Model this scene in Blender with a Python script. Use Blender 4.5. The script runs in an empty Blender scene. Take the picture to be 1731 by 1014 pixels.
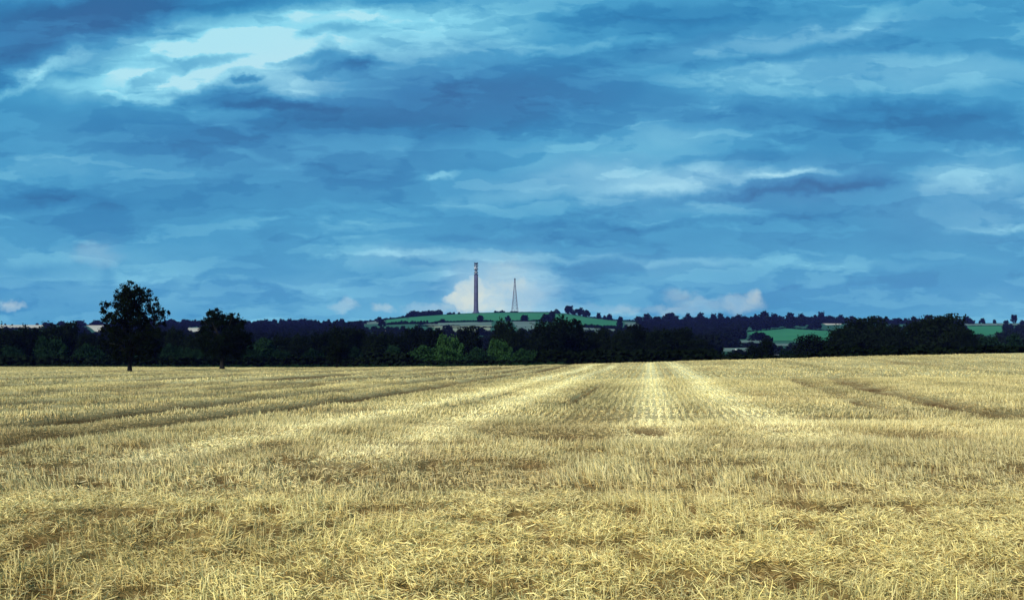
import bpy, math, random
import numpy as np
from mathutils import Vector, Matrix
random.seed(7); rng = np.random.default_rng(11)
scn = bpy.context.scene
COL = scn.collection
F = 1856.0; CX = 865.5; HOR = 546.0; EYE = 1.7
R = math.radians

# ------------------------------------------------------------------ helpers
def tag(o, label=None, cat=None, group=None, kind=None):
    if label: o['label'] = label
    if cat: o['category'] = cat
    if group: o['group'] = group
    if kind: o['kind'] = kind
    return o
def link(o, parent=None):
    COL.objects.link(o)
    if parent: o.parent = parent
    return o
def empty(name, loc, rz=0, sc=(1, 1, 1)):
    o = bpy.data.objects.new(name, None); o.empty_display_size = 1
    o.location = loc; o.rotation_euler = (0, 0, rz); o.scale = sc
    return link(o)
def np_mesh(name, V, Q, mats, smooth=False, colors=None, n=4, midx=None):
    """V (k,3), Q (m,n) -> mesh"""
    me = bpy.data.meshes.new(name)
    V = np.asarray(V, dtype=np.float32); Q = np.asarray(Q, dtype=np.int32)
    me.vertices.add(len(V)); me.vertices.foreach_set('co', V.ravel())
    me.loops.add(Q.size); me.loops.foreach_set('vertex_index', Q.ravel())
    me.polygons.add(len(Q)); me.polygons.foreach_set('loop_start', np.arange(0, Q.size, n, dtype=np.int32))
    me.polygons.foreach_set('loop_total', np.full(len(Q), n, dtype=np.int32))
    if smooth: me.polygons.foreach_set('use_smooth', np.ones(len(Q), dtype=bool))
    for m in (mats if isinstance(mats, (list, tuple)) else [mats]): me.materials.append(m)
    if midx is not None: me.polygons.foreach_set('material_index', np.asarray(midx, dtype=np.int32))
    if colors is not None:
        at = me.color_attributes.new('tint', 'FLOAT_COLOR', 'POINT')
        c = np.ones((len(V), 4), dtype=np.float32); c[:, :3] = colors
        at.data.foreach_set('color', c.ravel())
    me.update(); me.validate()
    return me
class MB:
    def __init__(s): s.v = []; s.f = []
    def add(s, vs, fs):
        b = len(s.v); s.v += [tuple(v) for v in vs]; s.f += [tuple(i + b for i in f) for f in fs]
    def box(s, c, d, rz=0):
        x, y, z = d[0]/2, d[1]/2, d[2]/2; ca, sa = math.cos(rz), math.sin(rz)
        vs = []
        for sx, sy, sz in ((-1,-1,-1),(1,-1,-1),(1,1,-1),(-1,1,-1),(-1,-1,1),(1,-1,1),(1,1,1),(-1,1,1)):
            a, b = sx*x, sy*y
            vs.append((c[0]+a*ca-b*sa, c[1]+a*sa+b*ca, c[2]+sz*z))
        s.add(vs, [(3,2,1,0),(4,5,6,7),(0,1,5,4),(1,2,6,5),(2,3,7,6),(3,0,4,7)])
    def tube(s, pts, rad, n=8, cap=True):
        rings = []
        vs = []
        for i, p in enumerate(pts):
            p = Vector(p)
            a = Vector(pts[max(i-1, 0)]); b = Vector(pts[min(i+1, len(pts)-1)])
            t = (b-a).normalized()
            u = t.cross(Vector((0, 0, 1)) if abs(t.z) < .9 else Vector((1, 0, 0))).normalized(); w = t.cross(u)
            r = rad[i] if isinstance(rad, (list, tuple)) else rad
            for k in range(n):
                an = 2*math.pi*k/n
                vs.append(p + (u*math.cos(an)+w*math.sin(an))*r)
        fs = []
        for i in range(len(pts)-1):
            for k in range(n):
                k2 = (k+1) % n
                fs.append((i*n+k, i*n+k2, (i+1)*n+k2, (i+1)*n+k))
        if cap:
            fs.append(tuple(range(n-1, -1, -1))); fs.append(tuple((len(pts)-1)*n+k for k in range(n)))
        s.add(vs, fs)
    def lathe(s, prof, n=32, c=(0, 0)):
        vs = []; fs = []
        for r, z in prof:
            for k in range(n):
                an = 2*math.pi*k/n; vs.append((c[0]+r*math.cos(an), c[1]+r*math.sin(an), z))
        for i in range(len(prof)-1):
            for k in range(n):
                k2 = (k+1) % n; fs.append((i*n+k, i*n+k2, (i+1)*n+k2, (i+1)*n+k))
        fs.append(tuple(range(n-1, -1, -1))); fs.append(tuple((len(prof)-1)*n+k for k in range(n)))
        s.add(vs, fs)
    def build(s, name, mat, parent=None, smooth=False):
        me = bpy.data.meshes.new(name); me.from_pydata(s.v, [], s.f); me.materials.append(mat)
        if smooth:
            for p in me.polygons: p.use_smooth = True
        me.update()
        return link(bpy.data.objects.new(name, me), parent)

def _h(ix, iy, seed):
    n = (ix.astype(np.int64)*374761393 + iy.astype(np.int64)*668265263 + seed*974634777) & 0xffffffff
    n = ((n ^ (n >> 13))*1274126177) & 0xffffffff
    return ((n ^ (n >> 16)) & 0xffff)/65535.0
def vnoise(x, y, seed=0):
    x = np.asarray(x, float); y = np.asarray(y, float)
    ix = np.floor(x); iy = np.floor(y); fx = x-ix; fy = y-iy
    fx = fx*fx*(3-2*fx); fy = fy*fy*(3-2*fy); ix = ix.astype(np.int64); iy = iy.astype(np.int64)
    a = _h(ix, iy, seed); b = _h(ix+1, iy, seed); c = _h(ix, iy+1, seed); d = _h(ix+1, iy+1, seed)
    return (a*(1-fx)+b*fx)*(1-fy)+(c*(1-fx)+d*fx)*fy
def fbm(x, y, seed=0, o=4):
    s = 0; a = .5; t = 0
    for i in range(o):
        s = s+a*vnoise(x*2**i, y*2**i, seed+i*17); t += a; a *= .5
    return s/t
def sstep(a, b, x):
    t = np.clip((np.asarray(x, float)-a)/(b-a), 0, 1); return t*t*(3-2*t)

# ------------------------------------------------------------------ materials
def srgb(r, g, b): 
    f = lambda c: (c/255/12.92) if c/255 <= .04045 else ((c/255+.055)/1.055)**2.4
    return (f(r), f(g), f(b), 1)
def newmat(name):
    m = bpy.data.materials.new(name); m.use_nodes = True
    nt = m.node_tree; nt.nodes.clear()
    out = nt.nodes.new('ShaderNodeOutputMaterial')
    return m, nt, out
def leafmat(name, c1, c2, trans=.25, scale=.6):
    m, nt, out = newmat(name); N = nt.nodes.new; L = nt.links.new
    tc = N('ShaderNodeTexCoord'); no = N('ShaderNodeTexNoise'); no.inputs['Scale'].default_value = scale; no.inputs['Detail'].default_value = 3
    geo = N('ShaderNodeNewGeometry'); L(geo.outputs['Position'], no.inputs['Vector'])
    oi = N('ShaderNodeObjectInfo')
    add = N('ShaderNodeMath'); add.operation = 'MULTIPLY_ADD'; L(oi.outputs['Random'], add.inputs[0]); add.inputs[1].default_value = .5; L(no.outputs['Fac'], add.inputs[2])
    cr = N('ShaderNodeValToRGB'); L(add.outputs[0], cr.inputs[0])
    cr.color_ramp.elements[0].position = .35; cr.color_ramp.elements[0].color = (*c1, 1)
    cr.color_ramp.elements[1].position = 1.0; cr.color_ramp.elements[1].color = (*c2, 1)
    d = N('ShaderNodeBsdfDiffuse'); t = N('ShaderNodeBsdfTranslucent'); mx = N('ShaderNodeMixShader'); mx.inputs[0].default_value = trans
    L(cr.outputs[0], d.inputs[0]); L(cr.outputs[0], t.inputs[0]); L(d.outputs[0], mx.inputs[1]); L(t.outputs[0], mx.inputs[2]); L(mx.outputs[0], out.inputs[0])
    return m
def noisemat(name, c1, c2, scale, rough=.9, stretch=(1, 1, 1), detail=6, bump=0, obj=False, spec=.2):
    m, nt, out = newmat(name); N = nt.nodes.new; L = nt.links.new
    tc = N('ShaderNodeTexCoord'); mp = N('ShaderNodeMapping'); mp.inputs['Scale'].default_value = stretch
    L(tc.outputs['Object'], mp.inputs[0])
    no = N('ShaderNodeTexNoise'); no.inputs['Scale'].default_value = scale; no.inputs['Detail'].default_value = detail; L(mp.outputs[0], no.inputs['Vector'])
    cr = N('ShaderNodeValToRGB'); L(no.outputs['Fac'], cr.inputs[0])
    cr.color_ramp.elements[0].position = .35; cr.color_ramp.elements[0].color = (*c1, 1)
    cr.color_ramp.elements[1].position = .65; cr.color_ramp.elements[1].color = (*c2, 1)
    p = N('ShaderNodeBsdfPrincipled'); p.inputs['Roughness'].default_value = rough; p.inputs['Specular IOR Level'].default_value = spec
    L(cr.outputs[0], p.inputs['Base Color'])
    if bump:
        b = N('ShaderNodeBump'); b.inputs['Strength'].default_value = bump; L(no.outputs['Fac'], b.inputs['Height']); L(b.outputs[0], p.inputs['Normal'])
    L(p.outputs[0], out.inputs[0]); return m
M = {}
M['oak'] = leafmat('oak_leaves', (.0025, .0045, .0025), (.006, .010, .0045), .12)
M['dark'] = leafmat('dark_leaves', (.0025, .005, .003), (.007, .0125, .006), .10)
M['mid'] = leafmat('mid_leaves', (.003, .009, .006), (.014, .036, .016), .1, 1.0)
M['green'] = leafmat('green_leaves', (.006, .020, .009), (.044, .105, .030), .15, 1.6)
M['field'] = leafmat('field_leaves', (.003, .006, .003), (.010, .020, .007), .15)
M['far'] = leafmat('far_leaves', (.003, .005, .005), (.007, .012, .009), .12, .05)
M['bark'] = noisemat('bark', (.004, .0035, .003), (.010, .009, .007), 3, stretch=(1, 1, .2))
M['pale_bark'] = noisemat('pale_bark', (.12, .12, .11), (.35, .34, .32), 3, stretch=(1, 1, 2))
M['grass'] = noisemat('hill_grass', (.008, .050, .024), (.018, .085, .036), .012, detail=8)
M['pasture'] = noisemat('pasture_grass', (.014, .120, .042), (.026, .155, .052), .02, detail=8)
M['greygrass'] = noisemat('grey_grass', (.065, .105, .080), (.12, .165, .125), .02, detail=8)
M['khaki'] = noisemat('khaki_crop', (.14, .17, .10), (.24, .26, .16), .02, detail=8)
M['strawfield'] = noisemat('far_straw', (.38, .33, .24), (.50, .44, .34), .02, detail=8)
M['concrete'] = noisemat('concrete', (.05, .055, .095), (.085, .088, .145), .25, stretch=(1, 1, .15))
M['metal'] = noisemat('painted_steel', (.10, .11, .13), (.19, .20, .23), .4)
M['dishmat'] = noisemat('dish_plastic', (.35, .36, .38), (.5, .5, .52), .5)
M['darkmetal'] = noisemat('dark_steel', (.03, .035, .05), (.06, .065, .085), .5)
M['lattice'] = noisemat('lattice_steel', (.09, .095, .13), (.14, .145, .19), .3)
M['white'] = noisemat('white_render', (.7, .68, .64), (.8, .78, .75), .5)
M['roof'] = noisemat('slate_roof', (.05, .05, .06), (.1, .1, .11), 1.5)
M['glass'] = noisemat('window_glass', (.02, .025, .03), (.03, .035, .04), 1, rough=.15, spec=.5)

# ------------------------------------------------------------------ field shape
VPX = .1263                                   # drill rows run along (VPX, 1)
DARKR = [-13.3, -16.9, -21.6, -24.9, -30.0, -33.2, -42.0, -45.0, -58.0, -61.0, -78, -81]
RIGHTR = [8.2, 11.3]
LIGHTS = [0.0, 3.1, -5.3, -8.4]
def rise(X, Y):
    t = (X+10)/15
    sp = 15*np.where(t > 20, t, np.log1p(np.exp(np.minimum(t, 20))))
    return .033*sp*sstep(25, 170, Y)
def pix(px, py, soft=0):
    """pixel -> near plane of the field"""
    Y = EYE/((py-HOR)/F-.0336); return (px-CX)/F*Y, Y
BROWN = [(960,741,95,8),(1100,733,40,5),(1560,741,110,9),(1250,716,60,4),(1440,710,120,4),(720,752,140,5),(225,760,60,6),(475,754,45,6),(120,792,75,8),
         (210,872,95,13),(720,920,34,6),(1300,957,28,6),(1460,897,60,4),(1290,899,40,4),(1200,788,110,8),(1560,796,90,5),(560,790,120,7),(900,790,90,7),
         (430,892,70,4),(860,897,20,3),(980,965,50,7),(560,975,60,8),(1620,840,60,5),(1280,860,50,4),(120,820,80,6),(1080,882,60,4),(640,868,120,2.5),(300,905,80,4),
         (1440,930,60,4),(250,1000,60,8),(800,948,60,6),(1120,725,14,4)]
def along(X, Y, c, w, y0, y1, seed):
    u = X-VPX*Y
    c2 = c+.7*(vnoise(Y/26, Y*0+seed, 3)-.5)+.15*(vnoise(Y/4, Y*0+seed, 9)-.5)
    return np.exp(-((u-c2)/w)**2)*sstep(y0*.85, y0, Y)*(1-sstep(y1, y1*1.25, Y))
def masks(X, Y):
    light = np.zeros_like(X)
    for i, c in enumerate(LIGHTS):
        light = np.maximum(light, along(X, Y, c, .75+.25*(i == 1), 24 if i < 2 else 19, 400, i))
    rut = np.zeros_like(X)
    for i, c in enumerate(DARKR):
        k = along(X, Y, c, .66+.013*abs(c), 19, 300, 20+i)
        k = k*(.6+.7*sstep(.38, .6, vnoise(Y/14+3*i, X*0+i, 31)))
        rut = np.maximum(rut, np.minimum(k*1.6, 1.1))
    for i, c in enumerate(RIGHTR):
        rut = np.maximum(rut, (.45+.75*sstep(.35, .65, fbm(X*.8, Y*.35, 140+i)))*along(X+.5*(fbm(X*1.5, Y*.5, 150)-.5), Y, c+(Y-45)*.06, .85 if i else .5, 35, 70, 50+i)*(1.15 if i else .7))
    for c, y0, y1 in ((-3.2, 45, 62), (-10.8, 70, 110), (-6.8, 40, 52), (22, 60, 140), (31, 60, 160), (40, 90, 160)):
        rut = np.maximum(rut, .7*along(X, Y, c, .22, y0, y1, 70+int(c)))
    brown = np.zeros_like(X)
    wx = 1.4*(fbm(X*.9, Y*.9, 5)-.5); wy = 1.2*(fbm(X*.9+50, Y*.5, 6)-.5)
    for (px, py, rx, ry) in BROWN:
        x0, y0 = pix(px, py); ya = pix(px, py-ry)[1]; yb = pix(px, py+ry)[1]
        ra = rx/F*y0; rb = max((ya-yb)/2, .12)
        d = np.sqrt(((X-x0+wx*.6*min(ra, 1.5))/ra)**2+((Y-y0+wy*min(rb, 1.0))/rb)**2)
        brown = np.maximum(brown, 1-sstep(.35, 1.15, d))
    n = fbm(X*.35, Y*.22, 12)
    brown = np.maximum(brown, .32*sstep(.56, .72, n)*(1-.6*light))
    gap = sstep(.56, .64, fbm(X*3.0, Y*2.0, 121))*sstep(34, 12, Y)*(.35+.65*sstep(.4, .6, vnoise(X/1.7, Y/2.3, 122)))
    hole = sstep(.66, .72, vnoise(X*7, Y*4.5, 131))*sstep(16, 11, Y)*sstep(.42, .6, vnoise(X/1.1, Y/1.4, 132))
    brown = np.maximum(brown, np.maximum(gap, 1.1*hole))
    # the lanes between combine passes lie in long bands of thinner straw
    u = X-VPX*Y
    band = sstep(.5, .75, fbm(u/2.6, Y/55, 77))*sstep(30, 50, Y)
    return light, rut, brown, band
def zfield(X, Y, detail=True):
    X = np.asarray(X, float); Y = np.asarray(Y, float)
    z = -.0336*Y+rise(X, Y)
    if detail:
        l, r, b, bd = masks(X, Y)
        u = X-VPX*Y
        z = z+.10*(fbm(X/3.0, Y/2.2, 1)-.5)+.05*(fbm(X*1.6, Y*1.6, 2, 3)-.5)-.26*r-.10*b
        # heaped shoulder beside each rut and low cross ridges at the headland
        z = z+.05*np.exp(-((Y-12.6-.06*X-.5*(vnoise(X/2, X*0, 8)-.5))/.35)**2)
        z = z+.07*np.exp(-((Y-26.5-.05*X-1.5*(vnoise(X/3, X*0, 18)-.5))/.9)**2)
        z = z+.45*(fbm(X/45, Y/30, 41, 2)-.5)*sstep(30, 90, Y)
    return z
def yedge(px):
    return np.interp(px, [-900, 0, 600, 870, 1200, 1450, 1731, 2600], [290, 275, 262, 232, 200, 176, 150, 120])
def straw_color(X, Y, n=None):
    l, r, b, bd = masks(X, Y)
    base = np.array([.56, .465, .215]); lightc = np.array([.84, .73, .37]); brownc = np.array([.25, .145, .060]); soil_shade = np.array([.075, .034, .015])
    g = fbm(X*.25+9, Y*.15, 21)[:, None]; g2 = fbm(X/9+3, Y/5, 27, 5)[:, None]
    c = base*(.50+.46*g+.42*g2)
    yel = sstep(16, 9, Y)[:, None]; c = c*(1+.16*yel)
    c = c*(1-yel)+c*np.array([1.03, 1.03, .90])*yel
    c = c*(1-l[:, None]*.85)+lightc*l[:, None]*.85
    c = c*(1-.25*bd[:, None])
    b = np.minimum(b, 1.15); c = c*(1-.8*b[:, None])+brownc*.8*b[:, None]
    rr_ = np.minimum(r*1.1, 1)[:, None]*.96; c = c*(1-rr_)+(soil_shade*.7+brownc*.3)*rr_  # rut colour: bare earth plus painted shade of the stubble along it
    return c, l, r, b

# field mesh
NC, NR = 760, 950
A = np.linspace(-.70, .70, NC)
Ye = yedge(CX+F*A*1.17)+2.5*(fbm(A*40, A*0, 61)-.5)
tt = np.linspace(0, 1, NR)
Yg = np.empty((NR, NC)); Xg = np.empty((NR, NC))
for j in range(NC):
    Yg[:, j] = 8*np.exp(tt*math.log((Ye[j]+38)/8))-38
    Xg[:, j] = A[j]*(Yg[:, j]+40)
Xf = Xg.ravel(); Yf = Yg.ravel(); Zf = zfield(Xf, Yf)
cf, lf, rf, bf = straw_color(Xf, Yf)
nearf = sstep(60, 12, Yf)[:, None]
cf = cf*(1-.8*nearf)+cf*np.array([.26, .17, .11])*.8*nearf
idx = np.arange(NR*NC).reshape(NR, NC)
Qf = np.stack([idx[:-1, :-1], idx[:-1, 1:], idx[1:, 1:], idx[1:, :-1]], -1).reshape(-1, 4)
m, nt, out = newmat('straw_litter'); N = nt.nodes.new; L = nt.links.new
at = N('ShaderNodeAttribute'); at.attribute_name = 'tint'
tc = N('ShaderNodeNewGeometry')
mp = N('ShaderNodeMapping'); mp.inputs['Rotation'].default_value = (0, 0, math.atan(VPX)); L(tc.outputs['Position'], mp.inputs[0])
def nz(scale, st, det=4, rough=.6):
    q = N('ShaderNodeMapping'); q.inputs['Scale'].default_value = st; L(mp.outputs[0], q.inputs[0])
    n_ = N('ShaderNodeTexNoise'); n_.inputs['Scale'].default_value = scale; n_.inputs['Detail'].default_value = det; n_.inputs['Roughness'].default_value = rough
    L(q.outputs[0], n_.inputs['Vector']); return n_.outputs['Fac']
def mr(v, a, b, c, d):
    q = N('ShaderNodeMapRange'); L(v, q.inputs[0]); q.inputs[1].default_value = a; q.inputs[2].default_value = b; q.inputs[3].default_value = c; q.inputs[4].default_value = d; return q.outputs[0]
def mul(a, b):
    q = N('ShaderNodeMath'); q.operation = 'MULTIPLY'; L(a, q.inputs[0]); L(b, q.inputs[1]); return q.outputs[0]
fine = nz(22, (1, .8, 1), 5, .75); mid = nz(1.5, (1, .5, 1), 6, .7); rows = nz(4.5, (1, .06, 1), 3, .6)
k = mul(mul(mr(fine, .3, .7, .45, 1.5), mr(mid, .3, .7, .72, 1.25)), mr(rows, .35, .65, .88, 1.12))
vm = N('ShaderNodeVectorMath'); vm.operation = 'SCALE'; L(at.outputs['Color'], vm.inputs[0]); L(k, vm.inputs['Scale'])
p = N('ShaderNodeBsdfDiffuse'); L(vm.outputs[0], p.inputs[0])
bm_ = N('ShaderNodeBump'); bm_.inputs['Strength'].default_value = .7; bm_.inputs['Distance'].default_value = .05; L(fine, bm_.inputs['Height']); L(bm_.outputs[0], p.inputs['Normal'])
L(p.outputs[0], out.inputs[0]); M['litter'] = m
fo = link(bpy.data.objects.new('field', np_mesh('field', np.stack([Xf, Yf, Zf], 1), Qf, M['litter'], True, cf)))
tag(fo, 'harvested cereal field of pale stubble and chaff', None, None, 'structure')

# ------------------------------------------------------------------ stubble and straw (uncountable)
m, nt, out = newmat('straw'); N = nt.nodes.new; L = nt.links.new
at = N('ShaderNodeAttribute'); at.attribute_name = 'tint'
d = N('ShaderNodeBsdfDiffuse'); t = N('ShaderNodeBsdfTranslucent'); mx = N('ShaderNodeMixShader'); mx.inputs[0].default_value = .2
L(at.outputs['Color'], d.inputs[0]); L(at.outputs['Color'], t.inputs[0]); L(d.outputs[0], mx.inputs[1]); L(t.outputs[0], mx.inputs[2]); L(mx.outputs[0], out.inputs[0])
M['straw'] = m
def blades(name, X, Y, length, width, lean, yaw, col, lift, bend, label):
    n = len(X)
    Z = zfield(X, Y)+lift
    P0 = np.stack([X, Y, Z], 1)
    sl, cl = np.sin(lean), np.cos(lean)
    d1 = np.stack([sl*np.cos(yaw), sl*np.sin(yaw), cl], 1)
    l2 = np.clip(lean+bend, 0, 1.75); y2 = yaw+rng.normal(0, .35, n)
    d2 = np.stack([np.sin(l2)*np.cos(y2), np.sin(l2)*np.sin(y2), np.cos(l2)], 1)
    rr = rng.uniform(0, math.pi, n)
    up = np.array([0, 0, 1.0])
    sd = np.stack([-np.sin(yaw), np.cos(yaw), np.zeros(n)], 1)
    ot = np.cross(d1, sd)
    s = sd*np.cos(rr)[:, None]+ot*np.sin(rr)[:, None]
    h = length[:, None]*.55; P1 = P0+d1*h; P2 = P1+d2*(length[:, None]*.45)
    w = width[:, None]*.5
    V = np.stack([P0-s*w, P0+s*w, P1-s*w, P1+s*w, P2-s*w*.5, P2+s*w*.5], 1).reshape(-1, 3)
    b = (np.arange(n)*6)[:, None]
    Q = np.concatenate([b+np.array([[0, 1, 3, 2]]), b+np.array([[2, 3, 5, 4]])], 0)
    lo = col*np.array([.46, .34, .24])  # blade bases tinted dark and warm, brown shadow painted low in the straw
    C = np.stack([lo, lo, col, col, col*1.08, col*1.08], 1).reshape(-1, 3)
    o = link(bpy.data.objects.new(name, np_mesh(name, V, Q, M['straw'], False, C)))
    return tag(o, label, None, None, 'stuff')
def scatter(y0, y1, dens, margin=1.22):
    n = int(dens*.466*margin*(y1*y1-y0*y0))
    Y = np.sqrt(rng.uniform(y0*y0, y1*y1, n)); X = Y*rng.uniform(-.466*margin, .466*margin, n)
    px = CX+F*X/Y; k = Y < yedge(px)-1.5
    return X[k], Y[k]
def tuft_field(X, Y, amt):
    return fbm(X*.8, Y*.8, 91) 
zones = [(5.5, 14, 600, .75, .0052), (14, 31, 380, .9, .0075), (31, 80, 85, 1.0, .017), (80, 290, 7.0, 1.1, .05)]
Xs, Ys, Ws, Ls = [], [], [], []
for (y0, y1, dn, ls, w) in zones:
    X, Y = scatter(y0, y1, dn)
    # pull stems into drill rows
    if y0 >= 14:
        sp = .25 if y1 < 100 else .6
        u = X-VPX*Y; k = (Y > 27)
        un = np.round(u/sp)*sp+rng.normal(0, sp*.10, len(u)); X = np.where(k, un+VPX*Y, X)
        yn = np.round(Y/.23)*.23+rng.normal(0, .065, len(u)); Y = np.where(k, Y, yn)
    Xs.append(X); Ys.append(Y); Ws.append(np.full(len(X), w)); Ls.append(np.full(len(X), ls))
X = np.concatenate(Xs); Y = np.concatenate(Ys); W = np.concatenate(Ws); LS = np.concatenate(Ls)
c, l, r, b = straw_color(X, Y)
n = len(X)
dense = fbm(X*.55, Y*.45, 91)
near = sstep(14.2, 11.5, Y+.06*X+1.2*(vnoise(X/1.5, Y/3, 4)-.5))           # trampled headland: few stems stand
tuft = .8*sstep(9.9, 8.6, Y+1.5*(vnoise(X/1.2, Y*0, 14)-.5))*.55*sstep(.42,.6,vnoise(X/.9,Y/1.5,15))
keep = rng.random(n) < (1-.78*near*(1-tuft))*(1-.75*b)*(1-.95*np.minimum(r,1))*(.65+.7*sstep(.3, .6, dense))
X, Y, W, LS, c, l, r, b, dense = [q[keep] for q in (X, Y, W, LS, c, l, r, b, dense)]
n = len(X)
length = rng.normal(.135, .035, n).clip(.05, .25)*(1-.6*np.minimum(r, 1))*(1-.4*b)*(.75+.6*sstep(.35, .7, dense))*(1-.35*l)
lean = np.abs(rng.normal(.28, .25, n))+.25*l
patch = vnoise(X/2.5, Y/4, 55)*2*math.pi*1.5
yaw = patch+rng.normal(0, .9, n)
val = rng.normal(1.0, .26, n).clip(.4, 1.6)
hue = rng.normal(0, .05, n)[:, None]
col = c*1.22*val[:, None]*(1+hue*np.array([.6, .1, -1.6]))
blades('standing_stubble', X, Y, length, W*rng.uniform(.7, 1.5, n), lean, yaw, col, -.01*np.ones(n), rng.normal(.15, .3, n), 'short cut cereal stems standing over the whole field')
# lying straw
Xs, Ys, Ws = [], [], []
for (y0, y1, dn, w) in [(5.5, 14, 1700, .0043), (14, 31, 260, .0075), (31, 80, 22, .016), (80, 280, 1.6, .05)]:
    X, Y = scatter(y0, y1, dn); Xs.append(X); Ys.append(Y); Ws.append(np.full(len(X), w))
X = np.concatenate(Xs); Y = np.concatenate(Ys); W = np.concatenate(Ws)
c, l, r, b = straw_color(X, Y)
keep = rng.random(len(X)) < (1-.85*b)*(1-.85*np.minimum(r,1))*(.55+.9*sstep(.35, .6, fbm(X*1.1, Y*1.1, 33)))
X, Y, W, c = X[keep], Y[keep], W[keep], c[keep]; n = len(X)
swirl = vnoise(X/1.3, Y/1.8, 66)*math.pi*1.6
yaw = np.where(rng.random(n) < .6, swirl+rng.normal(0, .6, n), rng.uniform(0, 2*math.pi, n))+math.pi*(rng.random(n) < .5)
col = c*1.35*rng.normal(1.0, .24, n).clip(.45, 1.6)[:, None]*(1+rng.normal(0, .06, n)[:, None]*np.array([.5, .1, -1.5]))
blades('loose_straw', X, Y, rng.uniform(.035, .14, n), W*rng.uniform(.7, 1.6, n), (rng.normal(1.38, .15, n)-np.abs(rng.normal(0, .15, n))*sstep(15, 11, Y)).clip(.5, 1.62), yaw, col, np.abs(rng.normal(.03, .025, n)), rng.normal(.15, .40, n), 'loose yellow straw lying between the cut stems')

# ------------------------------------------------------------------ far land
PXC = np.array([-1200, 0, 200, 420, 560, 600, 650, 690, 745, 800, 860, 930, 960, 1000, 1050, 1100, 1140, 1300, 1400, 1500, 1640, 1731, 2900])
RT = {
 340:  [622]*23,
 600:  [610]*23,
 900:  [597, 594, 594, 595, 596, 594, 594, 594, 594, 594, 594, 593, 593, 594, 595, 596, 596, 597, 597, 596, 594, 594, 594],
 1300: [582, 578, 578, 580, 580, 577, 575, 573, 571, 569, 568, 568, 570, 573, 576, 578, 580, 580, 579, 578, 576, 576, 576],
 1800: [564, 561, 562, 564, 563, 560, 556, 553, 550, 548, 547, 547, 549, 553, 558, 561, 563, 561, 560, 562, 559, 559, 559],
 2300: [553, 551, 552, 552, 551, 550, 545, 540, 536, 533, 532, 532, 535, 540, 545, 548, 549, 548, 548, 549, 548, 548, 548],
 2550: [550, 549, 549, 549, 548, 546, 541, 535.5, 531.5, 528.8, 527.2, 527, 530, 536, 541, 543.5, 545, 545, 546, 546, 546, 546, 546],
 2750: [551, 550, 550, 550, 550, 549, 544, 538.5, 535, 532.5, 531, 531, 534, 539, 544, 546, 547, 547, 548, 548, 548, 548, 548],
 4400: [551]*23 }
RY = sorted(RT)
TT = np.array([[(HOR-v)/F for v in RT[y]] for y in RY])
def ztab(X, Y):
    X = np.asarray(X, float); Y = np.asarray(Y, float)
    px = CX+F*X/np.maximum(Y, 1)
    zs = np.stack([EYE+np.interp(px, PXC, TT[i])*RY[i] for i in range(len(RY))])
    k = np.clip(np.searchsorted(RY, Y)-1, 0, len(RY)-2)
    ya = np.array(RY)[k]; yb = np.array(RY)[k+1]; f = np.clip((Y-ya)/(yb-ya), 0, 1)
    f2 = np.where(Y > 900, f, f*f*(3-2*f))
    I = np.arange(zs[0].size) if zs.ndim > 1 else None
    zz = zs.reshape(len(RY), -1); kk = np.ravel(k)
    z = zz[kk, np.arange(zz.shape[1])]*(1-np.ravel(f2))+zz[kk+1, np.arange(zz.shape[1])]*np.ravel(f2)
    return z.reshape(X.shape)
def zland(X, Y):
    X = np.asarray(X, float); Y = np.asarray(Y, float)
    px = CX+F*X/np.maximum(Y, 1); ye = yedge(px)
    ze = zfield(X*0+(px-CX)/F*ye, ye, False)
    z1 = ze-.5
    f = np.clip((Y-ye)/(340-ye), 0, 1)
    f = f*f*(3-2*f)
    s = sstep(0, 8, Y-ye)
    zt = ztab(X, np.maximum(Y, 340))
    return np.where(Y < 340, (z1-.9*s)*(1-f)+zt*f, zt)
CA = np.linspace(-.75, .75, 420)
ys = np.concatenate([np.linspace(0, 1, 30), 1+np.linspace(0, 1, 161)[1:]])
Xl = np.empty((len(ys), len(CA))); Yl = np.empty_like(Xl)
for j, a in enumerate(CA):
    y0 = float(yedge(CX+F*a))-5
    yy = np.where(ys <= 1, y0+(340-y0)*ys, 340*np.exp((ys-1)*math.log(4400/340)))
    Yl[:, j] = yy; Xl[:, j] = a*yy
Zl = zland(Xl.ravel(), Yl.ravel()).reshape(Xl.shape)
idx = np.arange(Xl.size).reshape(Xl.shape)
Ql = np.stack([idx[:-1, :-1], idx[:-1, 1:], idx[1:, 1:], idx[1:, :-1]], -1).reshape(-1, 4)
ho = link(bpy.data.objects.new('hills', np_mesh('hills', np.stack([Xl.ravel(), Yl.ravel(), Zl.ravel()], 1), Ql, M['grass'], True)))
tag(ho, 'green hill and valley beyond the stubble', None, None, 'structure')
_Y = np.linspace(300, 4300, 3200)
def hit(px, py, default=2535):
    a = (px-CX)/F; t = (HOR-py)/F
    zr = EYE+t*_Y; zt = zland(a*_Y, _Y)
    w = np.nonzero(zr <= zt)[0]
    Yh = _Y[w[0]] if len(w) else default
    if Yh > 2535: Yh = 2535
    return a*Yh, Yh, float(zland(np.array([a*Yh]), np.array([Yh]))[0])
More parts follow.
